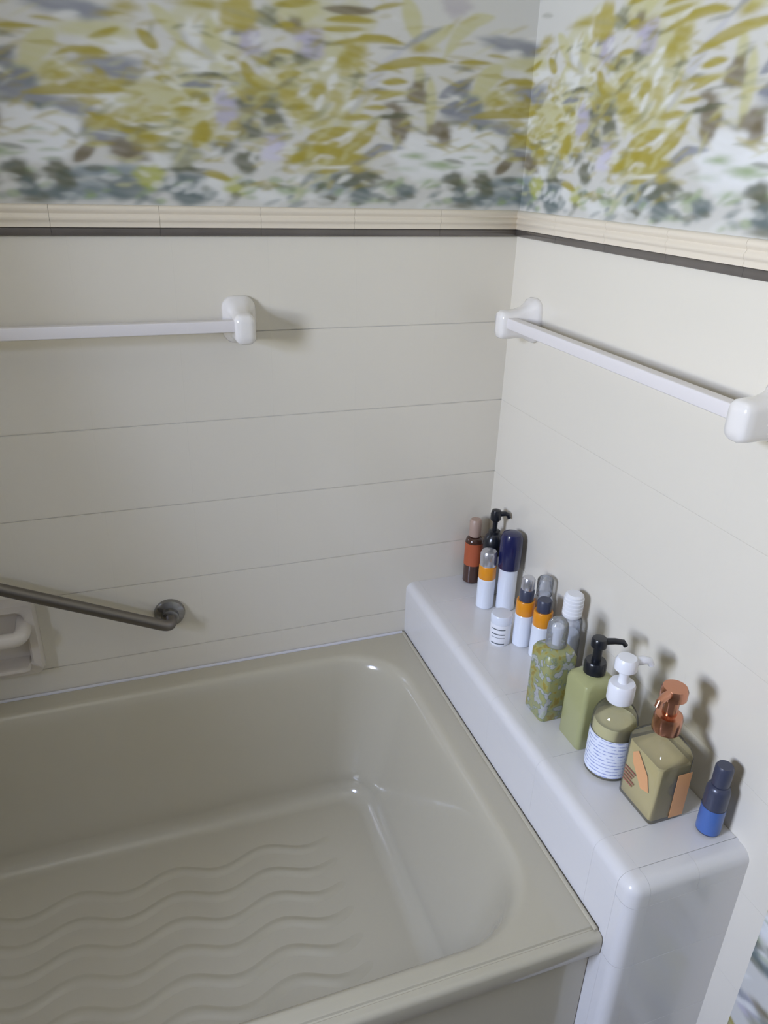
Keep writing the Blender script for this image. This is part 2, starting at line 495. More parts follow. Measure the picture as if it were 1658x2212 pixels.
def print_canvas():
    rs = random.Random(11)
    img = np.empty((NZ, NX, 3))
    img[:] = lin(PAPER)
    marks = []
    # the part of the repeat above the photograph: more of the same garden
    for i in range(150):
        u, z = rs.uniform(-0.85, -0.13), rs.uniform(1.685, 1.99)
        k = rs.choice(['y3', 'y3', 'y1', 'y1', 's', 't2', 'g2', 'br', 'w', 'l'])
        if k in ('y1', 'w'):
            a, ln = rs.uniform(-0.8, 0.8), rs.uniform(.03, .09)
            q = [(u + ln * t * math.cos(a), z + ln * t * math.sin(a) - .02 * t * t) for t in (-.5, 0, .5)]
            marks.append(('L', k, .85, rs.uniform(.008, .018), q))
        else:
            marks.append(('B', k, .7, rs.uniform(.015, .05), rs.uniform(.008, .03), (u, z)))
    n0 = len(PRINT)
    marks = marks + list(PRINT)
    # small leaflets worked over the two fern masses
    for cx, cz, sx, sz, n in ((-.40, 1.47, .10, .07, 80), (-.62, 1.49, .12, .06, 70), (-.45, 1.56, .12, .04, 30), (-.38, 1.40, .08, .03, 25), (-.52, 1.44, .12, .05, 60), (-.70, 1.46, .10, .05, 50)):
        for i in range(n):
            u, z = rs.gauss(cx, sx * .6), rs.gauss(cz, sz * .6)
            a, ln = rs.gauss(0.25, 0.5), rs.uniform(.012, .035)
            q = [(u + ln * t * math.cos(a), z + ln * t * math.sin(a)) for t in (-.5, 0, .5)]
            marks.append(('L', rs.choice(['y1', 'y2', 'y3', 'w', 'y2', 'y3', 'g2']), rs.uniform(.3, .6), rs.uniform(.006, .011), q))
    for i in range(110):
        u, z = rs.uniform(-.85, -.13), rs.uniform(1.335, 1.385)
        a, ln = rs.gauss(0.1, 0.4), rs.uniform(.012, .035)
        q = [(u + ln * t * math.cos(a), z + ln * t * math.sin(a)) for t in (-.5, 0, .5)]
        marks.append(('L', rs.choice(['gr', 'w', 'w', 't', 'g1', 'gr', 't']), rs.uniform(.3, .6), rs.uniform(.006, .012), q))
    for i in range(270):                        # fine slivers of leaf and paper worked over the foliage
        u, z = rs.uniform(-.86, -.13), rs.gauss(1.50, .075)
        if z < 1.40 and (u < -.74 or u > -.30):
            continue
        a, ln = rs.gauss(0.12, 0.28), rs.uniform(.02, .055)
        q = [(u + ln * t * math.cos(a), z + ln * t * math.sin(a) - .006 * t * t) for t in (-.5, 0, .5)]
        marks.append(('L', rs.choice(['y1', 'y1', 'y2', 'y3', 'w', 'y1', 'g2', 'g1', 'y3']), rs.uniform(.25, .55), rs.uniform(.003, .008), q))
    soft = 0.003
    for mk in marks:
        kind, ck, al = mk[0], mk[1], mk[2]
        col = np.array(lin(INK[ck]))
        if kind == 'L':
            wd, q = mk[3], np.array(mk[4], float)
            t = np.linspace(0, 1, 26)[:, None]
            n = len(q) - 1
            P = np.zeros((26, 2))
            for i in range(n + 1):
                P += math.comb(n, i) * t ** i * (1 - t) ** (n - i) * q[i]
            if n > 2:
                s = np.linspace(0, n, 26)
                P = np.stack([np.interp(s, range(n + 1), q[:, d]) for d in (0, 1)], 1)
            rad = wd * .5 * np.maximum(np.sin(np.pi * np.clip(t[:, 0], .03, .97)), .05) ** .55
            lo, hi = P.min(0) - wd, P.max(0) + wd
        else:
            rx, rz, c = mk[3], mk[4], np.array(mk[5], float)
            lo, hi = c - (rx * 1.6, rz * 1.6), c + (rx * 1.6, rz * 1.6)
        i0, i1 = int(math.floor(lo[0] / RES)), int(math.ceil(hi[0] / RES))
        j0, j1 = int(math.floor((lo[1] - Z0) / RES)), int(math.ceil((hi[1] - Z0) / RES))
        I, J = np.meshgrid(np.arange(i0, i1 + 1), np.arange(j0, j1 + 1))
        U, Zz = I * RES, Z0 + J * RES
        if kind == 'L':
            d = np.full(U.shape, 9.0)
            for (pu, pz), r in zip(P, rad):
                d = np.minimum(d, np.hypot((U - pu) * .97, Zz - pz) - r)
            mask = np.clip(.5 - d / soft, 0, 1)
        else:
            ph = rs.uniform(0, 6)
            an = np.arctan2((Zz - c[1]) / rz, (U - c[0]) / rx)
            wob = 1 + .12 * np.sin(3 * an + ph) + .07 * np.sin(7 * an + 2 * ph)
            d = (np.hypot((U - c[0]) / rx, (Zz - c[1]) / rz) / wob - 1) * min(rx, rz)
            mask = np.clip(.5 - d / (soft * 3.5), 0, 1)
        mask = mask * mask * (3 - 2 * mask) * min(1, al * 1.1)
        streak = .92 + .08 * np.sin(Zz * 420 + U * 60 + np.sin(U * 45 + Zz * 90) * 2)
        mask = (mask * streak)[..., None]
        ii, jj = I % NX, J % NZ
        img[jj, ii] = img[jj, ii] * (1 - mask) + col * mask
    for _ in range(4):
        img = (np.roll(img, 1, 1) + 2 * img + np.roll(img, -1, 1)) / 4
    img = (np.roll(img, 1, 0) + 6 * img + np.roll(img, -1, 0)) / 8
    return img


CANVAS = print_canvas()


def wallpaper(us, zs, place, parent, du=0.0, dz=0.0):
    """us: distance along the unrolled walls (negative on the back wall); place(u, z) -> xyz arrays"""
    U, Zz = np.meshgrid(us, zs)
    fx, fz = (U + du) / RES, (Zz + dz - Z0) / RES
    i0, j0 = np.floor(fx).astype(int), np.floor(fz).astype(int)
    a, b = (fx - i0)[..., None], (fz - j0)[..., None]
    g = lambda j, i: CANVAS[j % NZ, i % NX]
    col = (g(j0, i0) * (1 - a) + g(j0, i0 + 1) * a) * (1 - b) + (g(j0 + 1, i0) * (1 - a) + g(j0 + 1, i0 + 1) * a) * b
    nx, nz = len(us), len(zs)
    X, Y, Q = place(U, Zz)
    co = np.stack([X, Y, Q], -1).reshape(-1, 3)
    idx = np.arange(nx * nz).reshape(nz, nx)
    f = np.stack([idx[:-1, :-1], idx[:-1, 1:], idx[1:, 1:], idx[1:, :-1]], -1).reshape(-1, 4)
    me = bpy.data.meshes.new('wallpaper')
    me.vertices.add(len(co))
    me.vertices.foreach_set('co', co.ravel())
    me.loops.add(f.size)
    me.loops.foreach_set('vertex_index', f.ravel())
    me.polygons.add(len(f))
    me.polygons.foreach_set('loop_start', np.arange(0, f.size, 4))
    me.polygons.foreach_set('loop_total', np.full(len(f), 4))
    me.update()
    at = me.color_attributes.new('print', 'FLOAT_COLOR', 'POINT')
    at.data.foreach_set('color', np.concatenate([col.reshape(-1, 3), np.ones((len(co), 1))], 1).ravel().astype(np.float32))
    return link('wallpaper', me, wp_m, parent)


def seq(*parts):
    return np.unique(np.round(np.concatenate([np.arange(a, b + s * .5, s) for a, b, s in parts]), 5))


# ---------------------------------------------------------------- room shell
YF, ZC = -2.60, 2.40
ZTR, ZD1, ZD2 = 1.331, 1.2973, 1.2846      # trim top, dark liner top, dark liner bottom
STEP = 0.1615
ROWS = [ZD2 - STEP * i for i in range(7)]
ZL, ZT, LW, LEN, TUBY = 0.5484, 0.42, 0.1963, 0.832, 0.80
RDEPTH = 0.0022                              # tile faces stand this far proud of the grout bed

wb = struct(box('wall_back', XL - .1, .1, RDEPTH, .12, 0, ZC, grout_m))
wr = struct(box('wall_right', RDEPTH, .12, YF - .1, RDEPTH, 0, ZC, grout_m))
# left wall with the window opening
bm = bmesh.new()
y0, y1, z0, z1 = WIN_Y - WIN_W / 2, WIN_Y + WIN_W / 2, WIN_Z - WIN_H / 2, WIN_Z + WIN_H / 2
WT = .15
add_box(bm, XL - WT, XL, YF, y0, 0, ZC)
add_box(bm, XL - WT, XL, y1, 0, 0, ZC)
add_box(bm, XL - WT, XL, y0, y1, 0, z0)
add_box(bm, XL - WT, XL, y0, y1, z1, ZC)
# the wall closing the far end of the tub alcove
TEX = -1.74
struct(box('wall_alcove', TEX - .09, TEX, -.78, 0, 0, ZC, tile_m))
wl = struct(link('wall_left', mesh_of('wall_left', bm), plain_m))
struct(box('wall_front', XL - .1, .1, YF - .1, YF, 0, ZC, front_m))
struct(box('floor', XL - .1, .1, YF - .1, .1, -.1, 0, floor_m))
struct(box('ceiling', XL - .1, .1, YF - .1, .1, ZC, ZC + .1, ceil_m))
bm = bmesh.new()
t = .045
add_box(bm, XL - .12, XL - .075, y0, y0 + t, z0, z1)
add_box(bm, XL - .12, XL - .075, y1 - t, y1, z0, z1)
add_box(bm, XL - .12, XL - .075, y0, y1, z0, z0 + t)
add_box(bm, XL - .12, XL - .075, y0, y1, z1 - t, z1)
add_box(bm, XL - .12, XL - .075, y0, y1, WIN_Z - .02, WIN_Z + .02)
win = struct(link('window_1', mesh_of('window_1', bm), frame_m))
box('pane', XL - .10, XL - .094, y0 + t, y1 - t, z0 + t, WIN_Z - .02, pane_m, win)
box('pane', XL - .10, XL - .094, y0 + t, y1 - t, WIN_Z + .02, z1 - t, pane_m, win)

# wallpaper above the trim
wallpaper(seq((XL, -1.1, .02), (-1.1, 0, .0022)), seq((ZTR - .004, 1.70, .0022), (1.70, ZC, .02)),
          lambda U, Z: (U, np.full_like(U, -.0005), Z), wb)
wallpaper(seq((0, .78, .0022), (.78, -YF, .02)), seq((ZTR - .004, 1.66, .0022), (1.66, ZC, .02)),
          lambda U, Z: (np.full_like(U, -.0005), -U, Z), wr)
TEND = .885                                  # right-hand tile ends here, wallpaper beyond
wallpaper(seq((TEND - .01, 1.25, .003), (1.25, -YF, .03)), seq((0, .2, .02), (.2, .72, .003), (.72, ZTR, .02)),
          lambda U, Z: (np.full_like(U, -.0005), -U, Z), wr, -1.0, .944)

# wall tiles
TW = .16146


def tile_mesh(w, h, d=.007, bev=.0009, rows_only=True):
    b = bmesh.new()
    add_box(b, -w / 2, w / 2, 0, d, -h / 2, h / 2)
    es = [e for e in b.edges if all(v.co.y < d / 2 for v in e.verts) and (abs(e.verts[0].co.z - e.verts[1].co.z) < .001 or not rows_only)]
    bmesh.ops.bevel(b, geom=es, offset=bev, segments=2, affect='EDGES')
    return mesh_of('tile', b)


full = tile_mesh(TW, STEP - .0012)
for r in range(6):
    zc = ROWS[r] - STEP / 2
    for c in range(13):
        x1 = -.00002 - c * STEP
        if x1 < XL + .02:
            continue
        o = link('tile', full, tile_m, wb, loc=(x1 - TW / 2, 0, zc))
rfull = tile_mesh(TW, STEP - .00016, bev=.00025)
rbev = TEND - 5 * STEP
for r in range(8):
    zc = ROWS[0] - STEP * (r + .5)
    if zc < .02:
        continue
    for c in range(5):
        if zc < ZL - STEP:
            continue
        o = link('tile', rfull, tile_m, wr, loc=(0, -c * STEP - STEP / 2, zc))
        o.rotation_euler.z = -math.pi / 2
# rounded edge tiles closing the field on the right wall
ew = TEND - 5 * STEP
prof = [(.0, 0.0), (.03, 0.0)] + [(ew - .012 + .012 * math.sin(a), .012 - .012 * math.cos(a)) for a in np.linspace(0, math.pi / 2, 7)] + [(ew, .006 + .008), (0, .014)]
edge = rings_mesh('edge_tile', [[(p[1], -p[0], z) for p in prof] for z in (-STEP / 2 + .0001, STEP / 2 - .0001)])
for r in range(8):
    zc = ROWS[0] - STEP * (r + .5)
    if zc < 0:
        continue
    o = link('edge_tile', edge, tile_m, wr, loc=(-.0015, -5 * STEP, zc))
sharp_smooth(o, .5)

# moulded cream trim and the dark liner below it, in short pieces
TP = [(0, ZTR), (-.006, ZTR), (-.010, ZTR - .003), (-.011, ZTR - .008), (-.009, ZTR - .0105), (-.0075, ZTR - .013), (-.0085, ZTR - .0155), (-.011, ZTR - .018),
      (-.0112, ZTR - .0225), (-.009, ZTR - .0245), (-.0078, ZTR - .027), (-.009, ZTR - .030), (-.009, ZD1 + .0004), (0, ZD1 + .0004)]
LP = [(0, ZD1), (-.005, ZD1), (-.0065, ZD1 - .0015), (-.0065, ZD2 + .0015), (-.005, ZD2), (0, ZD2)]


def run(root, name, prof, length, pieces, axis, m):
    """pieces of a moulding along the back wall ('x') or the right wall ('y'), mitred in the corner"""
    seg = length / pieces
    for i in range(pieces):
        a, b = i * seg + (0 if i == 0 else .0002), (i + 1) * seg - .0002
        rings = []
        for j, s in enumerate((a, b)):
            ring = []
            for d, z in prof:
                q = s if s > .001 else -d          # mitre
                ring.append((-q, d, z) if axis == 'x' else (d, -q, z))
            rings.append(ring)
        o = link(name, rings_mesh(name, rings), m, root)
        sharp_smooth(o, .9)


t1 = bpy.data.objects.new('trim_1', None); C.objects.link(t1); struct(t1)
t2 = bpy.data.objects.new('trim_2', None); C.objects.link(t2); struct(t2)
run(t1, 'moulding_tile', TP, 2.15, 13, 'x', trim_m)
run(t1, 'liner_tile', LP, 2.15, 13, 'x', liner_m)
run(t2, 'moulding_tile', TP, TEND, 6, 'y', trim_m)
run(t2, 'liner_tile', LP, TEND, 6, 'y', liner_m)

# ---------------------------------------------------------------- tiled ledge at the end of the tub
led = thing('tiled_ledge', 'cream tiled ledge between the tub and the right wall, bottles lined up on it', 'ledge')
box('core', -LW + .0075, 0, -LEN + .0075, 0, 0, ZL - .0075, grout_m, led)
RB = .018                                    # bullnose radius
cuts = [0, .097, .259, .421, .583, .745, LEN - .03]
for a, b in zip(cuts[:-1], cuts[1:]):
    box('top_tile', -LW + .0296, -.0005, -b + .0003, -a - .0003, ZL - .008, ZL, ledge_m, led, bev=.0004)
arc = [(RB - RB * math.sin(t), RB - RB * math.cos(t)) for t in np.linspace(0, math.pi / 2, 8)]  # (across, down)


def bullnose(name, length, a0, b0):
    """profile across: flat top then rounded over to a short skirt; local x = across (0 outer face), y = along, z = up (0 top)"""
    pr = [(.0294, -.008), (.0294, -.0)] + [(x, -d) for x, d in arc] + [(0, -.0386), (.008, -.0386), (.008, -.012)]
    return pr


pr = bullnose('b', 0, 0, 0)
ends = [0, .097, .259, .421, .583, .745, LEN]
for a, b in zip(ends[:-1], ends[1:]):        # along the tub side
    b = min(b, LEN - .0302)
    rings = [[(-LW + x, -s, ZL + z) for x, z in pr] for s in (a + .0001, b - .0001)]
    sharp_smooth(link('bullnose_tile', rings_mesh('bullnose_tile', rings), ledge_m, led), .5)
for a, b in ((.0302, .11), (.11, LW)):       # across the end
    rings = [[(-LW + s, -LEN + x, ZL + z) for x, z in pr] for s in (a + .0001, b - .0001)]
    sharp_smooth(link('bullnose_tile', rings_mesh('bullnose_tile', rings), ledge_m, led), .5)
bm = bmesh.new()                             # rounded corner cap
add_box(bm, -LW, -LW + .030, -LEN, -LEN + .030, ZL - .0386, ZL)
lft = lambda v: v.co.x < -LW + .001
frt = lambda v: v.co.y < -LEN + .001
top = lambda v: v.co.z > ZL - .001
es = [e for e in bm.edges if sum(all(t(v) for v in e.verts) for t in (lft, frt, top)) == 2]
bmesh.ops.bevel(bm, geom=es, offset=RB, segments=7, affect='EDGES', profile=0.5)
sharp_smooth(link('corner_tile', mesh_of('corner_tile', bm), ledge_m, led), .5)
for a, b in zip(ends[:-1], ends[1:]):        # tub-side face below the bullnose
    b2 = min(b, LEN - .0299)
    box('face_tile', -LW, -LW + .008, -b2 + .0001, -a - .0001, 0, ZL - .0387, ledge_m, led, bev=.0001)
zs = [0, .066, .228, .389, ZL - .0387]
for a, b in zip(zs[:-1], zs[1:]):            # end face and its rounded vertical corner pieces
    box('face_tile', -LW + .0303, -.0005, -LEN, -LEN + .008, a + .0002, b - .0002, ledge_m, led, bev=.0002)
    pv = [(.0302, 0)] + [(x, d) for x, d in arc] + [(0, .0298), (.008, .0298), (.0302, .008)]
    pv = [(.0302, 0), (RB, 0)] + [(RB - RB * math.sin(t), RB - RB * math.cos(t)) for t in np.linspace(0, math.pi / 2, 8)][1:] + [(0, .0298), (.008, .0298), (.0302, .008)]
    rings = [[(-LW + x, -LEN + y, z) for x, y in pv] for z in (a + .0005, b - .0005)]
    sharp_smooth(link('corner_tile', rings_mesh('corner_tile', rings), ledge_m, led), .5)

# ---------------------------------------------------------------- bathtub
tub = thing('bathtub', 'almond enamel bathtub built in along the back wall with a wavy anti-slip floor', 'bathtub')
X0, X1 = TEX + .004, -LW - .0012              # outer extent
Y0, Y1 = -TUBY, -.0012
K = 14


def contour(xa, xb, ya, yb, r, z):
    r = max(min(r, (xb - xa) / 2, (yb - ya) / 2), .0005)
    pts = []
    NS = 14
    cs = ((xb - r, yb - r, 0), (xa + r, yb - r, 90), (xa + r, ya + r, 180), (xb - r, ya + r, 270))
    for q in range(4):
        cx, cy, a0 = cs[q]
        arcp = [(cx + r * math.cos(math.radians(a0 + 90 * i / K)), cy + r * math.sin(math.radians(a0 + 90 * i / K))) for i in range(K + 1)]
        pts += arcp
        nx, ny, na = cs[(q + 1) % 4]
        e = (nx + r * math.cos(math.radians(na)), ny + r * math.sin(math.radians(na)))
        s = arcp[-1]
        for i in range(1, NS):
            f = i / NS
            pts.append((s[0] + (e[0] - s[0]) * f, s[1] + (e[1] - s[1]) * f))
    return [(x, y, z) for x, y in pts]


rings = []
rings.append(contour(X0, X1, Y0 + .02, Y1, .001, 0))
rings.append(contour(X0, X1, Y0 + .02, Y1, .001, ZT - .045))
rings.append(contour(X0, X1, Y0 + .004, Y1, .001, ZT - .040))
rings.append(contour(X0, X1, Y0, Y1, .001, ZT - .034))
for t in np.linspace(0, math.pi / 2, 5):
    rings.append(contour(X0, X1, Y0 + .008 - .008 * math.cos(t), Y1, .001, ZT - .010 + .008 * math.sin(t)))
rings.append(contour(X0, X1, Y0 + .0150, Y1 - .0003, .001, ZT - .002))
rings.append(contour(X0, X1, Y0 + .0165, Y1 - .0004, .001, ZT - .0035))
rings.append(contour(X0, X1, Y0 + .0185, Y1 - .0005, .001, ZT - .0030))
rings.append(contour(X0, X1, Y0 + .0200, Y1 - .0006, .001, ZT - .0003))
rings.append(contour(X0 + .001, X1 - .001, Y0 + .0215, Y1 - .0016, .001, ZT))
rings.append(contour(X0 + .003, X1 - .003, Y0 + .0235, Y1 - .0036, .002, ZT))
RX0, RX1, RY0, RY1, RR = X0 + .07, -.250, -.757, -.052, .135     # mouth of the basin


def basin(off, z, rr):
    # right end leans more than the sides; left end leans most
    return contour(RX0 + off * 1.5, RX1 - off * 1.02, RY0 + off * .9, RY1 - off, rr, z)


rings.append(contour(RX0 - .014, RX1 + .014, RY0 - .008, RY1 + .010, RR + .01, ZT + .0))
rings.append(basin(-.004, ZT - .0005, RR + .004))
rings.append(basin(.000, ZT - .0025, RR))
rings.append(basin(.006, ZT - .008, RR - .002))
rings.append(basin(.011, ZT - .018, RR - .004))
rings.append(basin(.016, ZT - .034, RR - .006))
FZ = .110
for f in np.linspace(.08, 1, 12):
    z = ZT - .034 - f * (ZT - .034 - FZ - .045)
    rings.append(basin(.016 + .062 * f, z, RR - .006 - .045 * f))
for t in np.linspace(0, math.pi / 2, 9)[1:]:
    rings.append(basin(.078 + .038 * (1 - math.cos(t)), FZ + .045 - .045 * math.sin(t), RR - .055 - .02 * t))
basin_floor_inset = .116
shell = sharp_smooth(link('shell', rings_mesh('shell', rings, cap0=False, cap1=True), tub_m, tub), .7)
# wavy anti-slip ribs moulded in the floor
for k in range(8):
    y0r = -.252 - .0575 * k
    xs = np.linspace(-.44, -1.50, 120)
    prof = [(a, .5 + .5 * math.cos(math.pi * a)) for a in np.linspace(-1, 1, 11)]
    wv = []
    for i, x in enumerate(xs):
        e = min(1, i / 8, (len(xs) - 1 - i) / 8)
        yy = y0r + .0125 * math.cos(2 * math.pi * (x + .585) / .178)
        wv.append([(x, yy + .0155 * a, FZ - .0003 + .0036 * h * max(e, .03)) for a, h in prof])
    link('anti_slip_rib', rings_mesh('anti_slip_rib', wv, cap0=False, cap1=False, closed=False), tub_m, tub, smooth=True)
# bead of caulk where tub meets the tiles
tube('caulk_bead', [(X0, -.0048, ZT + .001), (X1 - .006, -.0048, ZT + .001)], .0034, caulk_m, tub, n=8)
tube('caulk_bead', [(X1 - .0042, -.008, ZT + .001), (X1 - .0042, -TUBY + .012, ZT + .001)], .0034, tub_m, tub, n=8)
lathe('drain', [(.034, 0), (.034, .002), (.026, .003), (.02, .001)], chrome_m, tub, cx=-1.42, cy=-.40).location.z = FZ

# ---------------------------------------------------------------- towel bars


def towel_bar(label, origin, rotz, length, group):
    """local x along the wall, local -y out of the wall; first post at x=0, second at x=-length"""
    t = thing('towel_bar', label, 'towel bar', origin, group)
    t.rotation_euler.z = rotz
    for px in (0, -length):
        rings = []
        for hx, hz, y, dz in ((.029, .040, 0, 0), (.030, .041, -.004, 0), (.028, .039, -.010, 0), (.0235, .034, -.016, -.001), (.0195, .029, -.026, -.003), (.018, .0265, -.040, -.005), (.018, .026, -.060, -.006),
                              (.0172, .0252, -.070, -.006), (.014, .022, -.0745, -.006), (.006, .012, -.0762, -.006)):
            rings.append([(px + a, y, dz + b) for a, b in rrect(hx, hz, min(hx, hz) * .72, 6)])
        o = sharp_smooth(link('post', rings_mesh('post', rings), ceramic_m, t), 1.0)
    tube('bar', [(-.012, -.056, -.001), (-length + .012, -.056, -.001)], .0098, bar_m, t, square=True)
    return t


towel_bar('white ceramic towel bar on the back wall, cut by the left edge of the photo', (-.541, 0, 1.146), 0, .61, 'white towel bars')
towel_bar('white ceramic towel bar on the right wall above the bottles', (0, -.095, 1.143), -math.pi / 2, -.603, 'white towel bars')

# ---------------------------------------------------------------- slanted grab bar
gb = thing('grab_bar', 'slanted chrome grab bar on the back wall beside the soap dish', 'grab bar', (-.712, 0, .566))
ax = Vector((-.998 + .716, 0, .689 - .556)).normalized()
e0 = Vector((0, -.052, -.004))
far = e0 + ax * .46
pts = [Vector((0, -.004, 0)), Vector((0, -.030, -.001))]
for t in np.linspace(0, 1, 7):
    a = Vector((0, -.034, -.002)); b = e0 + ax * 0.0; c = e0 + ax * .022
    pts.append(a * (1 - t) ** 2 + b * 2 * t * (1 - t) + c * t * t)
pts += [e0 + ax * s for s in (.05, .2, .35, .41)]
for t in np.linspace(0, 1, 7):
    a = e0 + ax * .438; b = far; c = Vector((far.x, -.034, far.z + .002))
    pts.append(a * (1 - t) ** 2 + b * 2 * t * (1 - t) + c * t * t)
pts.append(Vector((far.x, -.004, far.z + .002)))
tube('rail', pts, .0112, steel_m, gb, n=20)
for q in (Vector((0, 0, 0)), Vector((far.x, 0, far.z))):
    rg = []
    for r, y in ((.030, 0), (.031, -.004), (.029, -.010), (.024, -.013), (.0175, -.015), (.0165, -.026), (.0115, -.028)):
        rg.append([(q.x + r * math.cos(a), y, q.z + r * math.sin(a)) for a in np.linspace(0, 2 * math.pi, 29)[:-1]])
    sharp_smooth(link('flange', rings_mesh('flange', rg), chrome_m, gb), .6)

# ---------------------------------------------------------------- soap dish
sd = thing('soap_dish', 'white ceramic soap dish with grip bar, low on the back wall under the grab bar', 'soap dish', (-1.045, 0, .566))
hx, hz = .092, .080
fo = rrect(hx, hz, .014, 5)
fm = rrect(hx - .004, hz - .004, .012, 5)
fi = rrect(hx - .017, hz - .017, .014, 5)
fb = rrect(hx - .021, hz - .021, .014, 5)
rg = [[(x, 0, z) for x, z in fo], [(x, -.018, z) for x, z in fo], [(x, -.026, z) for x, z in fm], [(x, -.026, z) for x, z in fi], [(x, -.022, z) for x, z in fb], [(x, -.0012, z) for x, z in fb]]
sharp_smooth(link('recess_frame', rings_mesh('recess_frame', rg), dish_m, sd), .7)
rings = []                                     # tray lip at the bottom, dished
for y, z0t, z1t in ((-.002, -.0585, -.050), (-.030, -.0585, -.052), (-.044, -.0575, -.047), (-.050, -.054, -.048)):
    rings.append([(x, y, z) for x, z in ((-.066, z0t), (.066, z0t), (.070, (z0t + z1t) / 2), (.066, z1t), (-.066, z1t), (-.070, (z0t + z1t) / 2))])
sharp_smooth(link('tray', rings_mesh('tray', rings), dish_m, sd), .7)
pts = [Vector((-.068, -.002, .030)), Vector((-.068, -.034, .026))] + [Vector((-.068 + .014 * (1 - math.cos(t)), -.034 - .016 * math.sin(t), .026 - .004 * t)) for t in np.linspace(0, math.pi / 2, 5)[1:]]
pts += [Vector((-q.x, q.y, q.z)) for q in pts[::-1]]
tube('grip_bar', pts, .0145, dish_m, sd, n=16)
# ---------------------------------------------------------------- bottles on the ledge
amber_m = mat('dark_amber_plastic', (70, 44, 34), 0.2, coat=0.4)
terra_m = mat('terracotta_label', (176, 88, 52), 0.45)
tan_m = mat('dusty_tan_plastic', (176, 150, 134), 0.4)
black_m = mat('black_plastic', (22, 25, 32), 0.28, coat=0.3)
navy_m = mat('navy_plastic', (24, 28, 74), 0.25, coat=0.4)
orange_m = mat('orange_band', (226, 146, 28), 0.35, coat=0.2)
silver_m = mat('silver_cap', (206, 206, 212), 0.25, metal=0.8)
milk_m = mat('milky_plastic', (228, 232, 240), 0.25, coat=0.3)
inkm = mat('grey_print', (98, 102, 106), 0.6)
copper_m = mat('copper_pump', (206, 148, 120), 0.22, metal=1.0)
peach_m = mat('peach_label', (222, 164, 112), 0.5)
rust_m = mat('rust_print', (150, 92, 76), 0.6)
green_m = mat('olive_green_plastic', (168, 168, 118), 0.3, coat=0.3)
olive_m = mat('olive_liquid', (204, 190, 138), 0.2, coat=0.4)
lemon_m = mat('pale_yellow_liquid', (214, 208, 164), 0.2, coat=0.3)
blue_m = mat('blue_label', (70, 104, 168), 0.35, coat=0.2)
slate_m = mat('slate_plastic', (62, 66, 84), 0.35, coat=0.2)
clear_m = clear_mat('clear_plastic', (238, 240, 242), body=0.28, bodycol=(226, 228, 234))
shell_m = clear_mat('clear_bottle', (246, 244, 236), body=0.10, bodycol=(220, 218, 200))


def banded(name, base, ink, scale, thr, axis_noise=60):
    """rows of tiny unreadable print: wave bands broken by noise"""
    m = bpy.data.materials.new(name)
    m.use_nodes = True
    nt = m.node_tree
    b = nt.nodes['Principled BSDF']
    b.inputs['Roughness'].default_value = .4
    tc = nt.nodes.new('ShaderNodeTexCoord')
    wv = nt.nodes.new('ShaderNodeTexWave')
    wv.bands_direction = 'Z'
    wv.inputs['Scale'].default_value = scale
    wv.inputs['Distortion'].default_value = 0.6
    no = nt.nodes.new('ShaderNodeTexNoise')
    no.inputs['Scale'].default_value = axis_noise
    nt.links.new(tc.outputs['Object'], wv.inputs['Vector'])
    nt.links.new(tc.outputs['Object'], no.inputs['Vector'])
    mu = nt.nodes.new('ShaderNodeMath')
    mu.operation = 'MULTIPLY'
    nt.links.new(wv.outputs['Fac'], mu.inputs[0])
    nt.links.new(no.outputs['Fac'], mu.inputs[1])
    rp = nt.nodes.new('ShaderNodeValToRGB')
    rp.color_ramp.elements[0].position = thr
    rp.color_ramp.elements[0].color = (*lin(base), 1)
    rp.color_ramp.elements[1].position = min(1, thr + .18)
    rp.color_ramp.elements[1].color = (*lin(ink), 1)
    nt.links.new(mu.outputs[0], rp.inputs[0])
    nt.links.new(rp.outputs[0], b.inputs['Base Color'])
    return m


bluelab_m = banded('blue_printed_label', (232, 236, 246), (158, 168, 208), 52, .34, 130)
floral_m = bpy.data.materials.new('floral_label')
floral_m.use_nodes = True
nt = floral_m.node_tree
b = nt.nodes['Principled BSDF']
b.inputs['Roughness'].default_value = .35
tc = nt.nodes.new('ShaderNodeTexCoord')
no = nt.nodes.new('ShaderNodeTexNoise')
no.inputs['Scale'].default_value = 62
no.inputs['Detail'].default_value = 2
no.inputs['Distortion'].default_value = 0.35
nt.links.new(tc.outputs['Object'], no.inputs['Vector'])
rp = nt.nodes.new('ShaderNodeValToRGB')
els = rp.color_ramp.elements
els[0].position = .34; els[0].color = (*lin((150, 134, 66)), 1)
els[1].position = .72; els[1].color = (*lin((164, 172, 150)), 1)
for ps, cc in ((.39, (166, 154, 78)), (.42, (156, 156, 104)), (.53, (152, 154, 106)), (.565, (124, 136, 104)), (.60, (168, 168, 172)), (.66, (176, 178, 170))):
    e = els.new(ps)
    e.color = (*lin(cc), 1)
nt.links.new(no.outputs['Fac'], rp.inputs[0])
nt.links.new(rp.outputs[0], b.inputs['Base Color'])


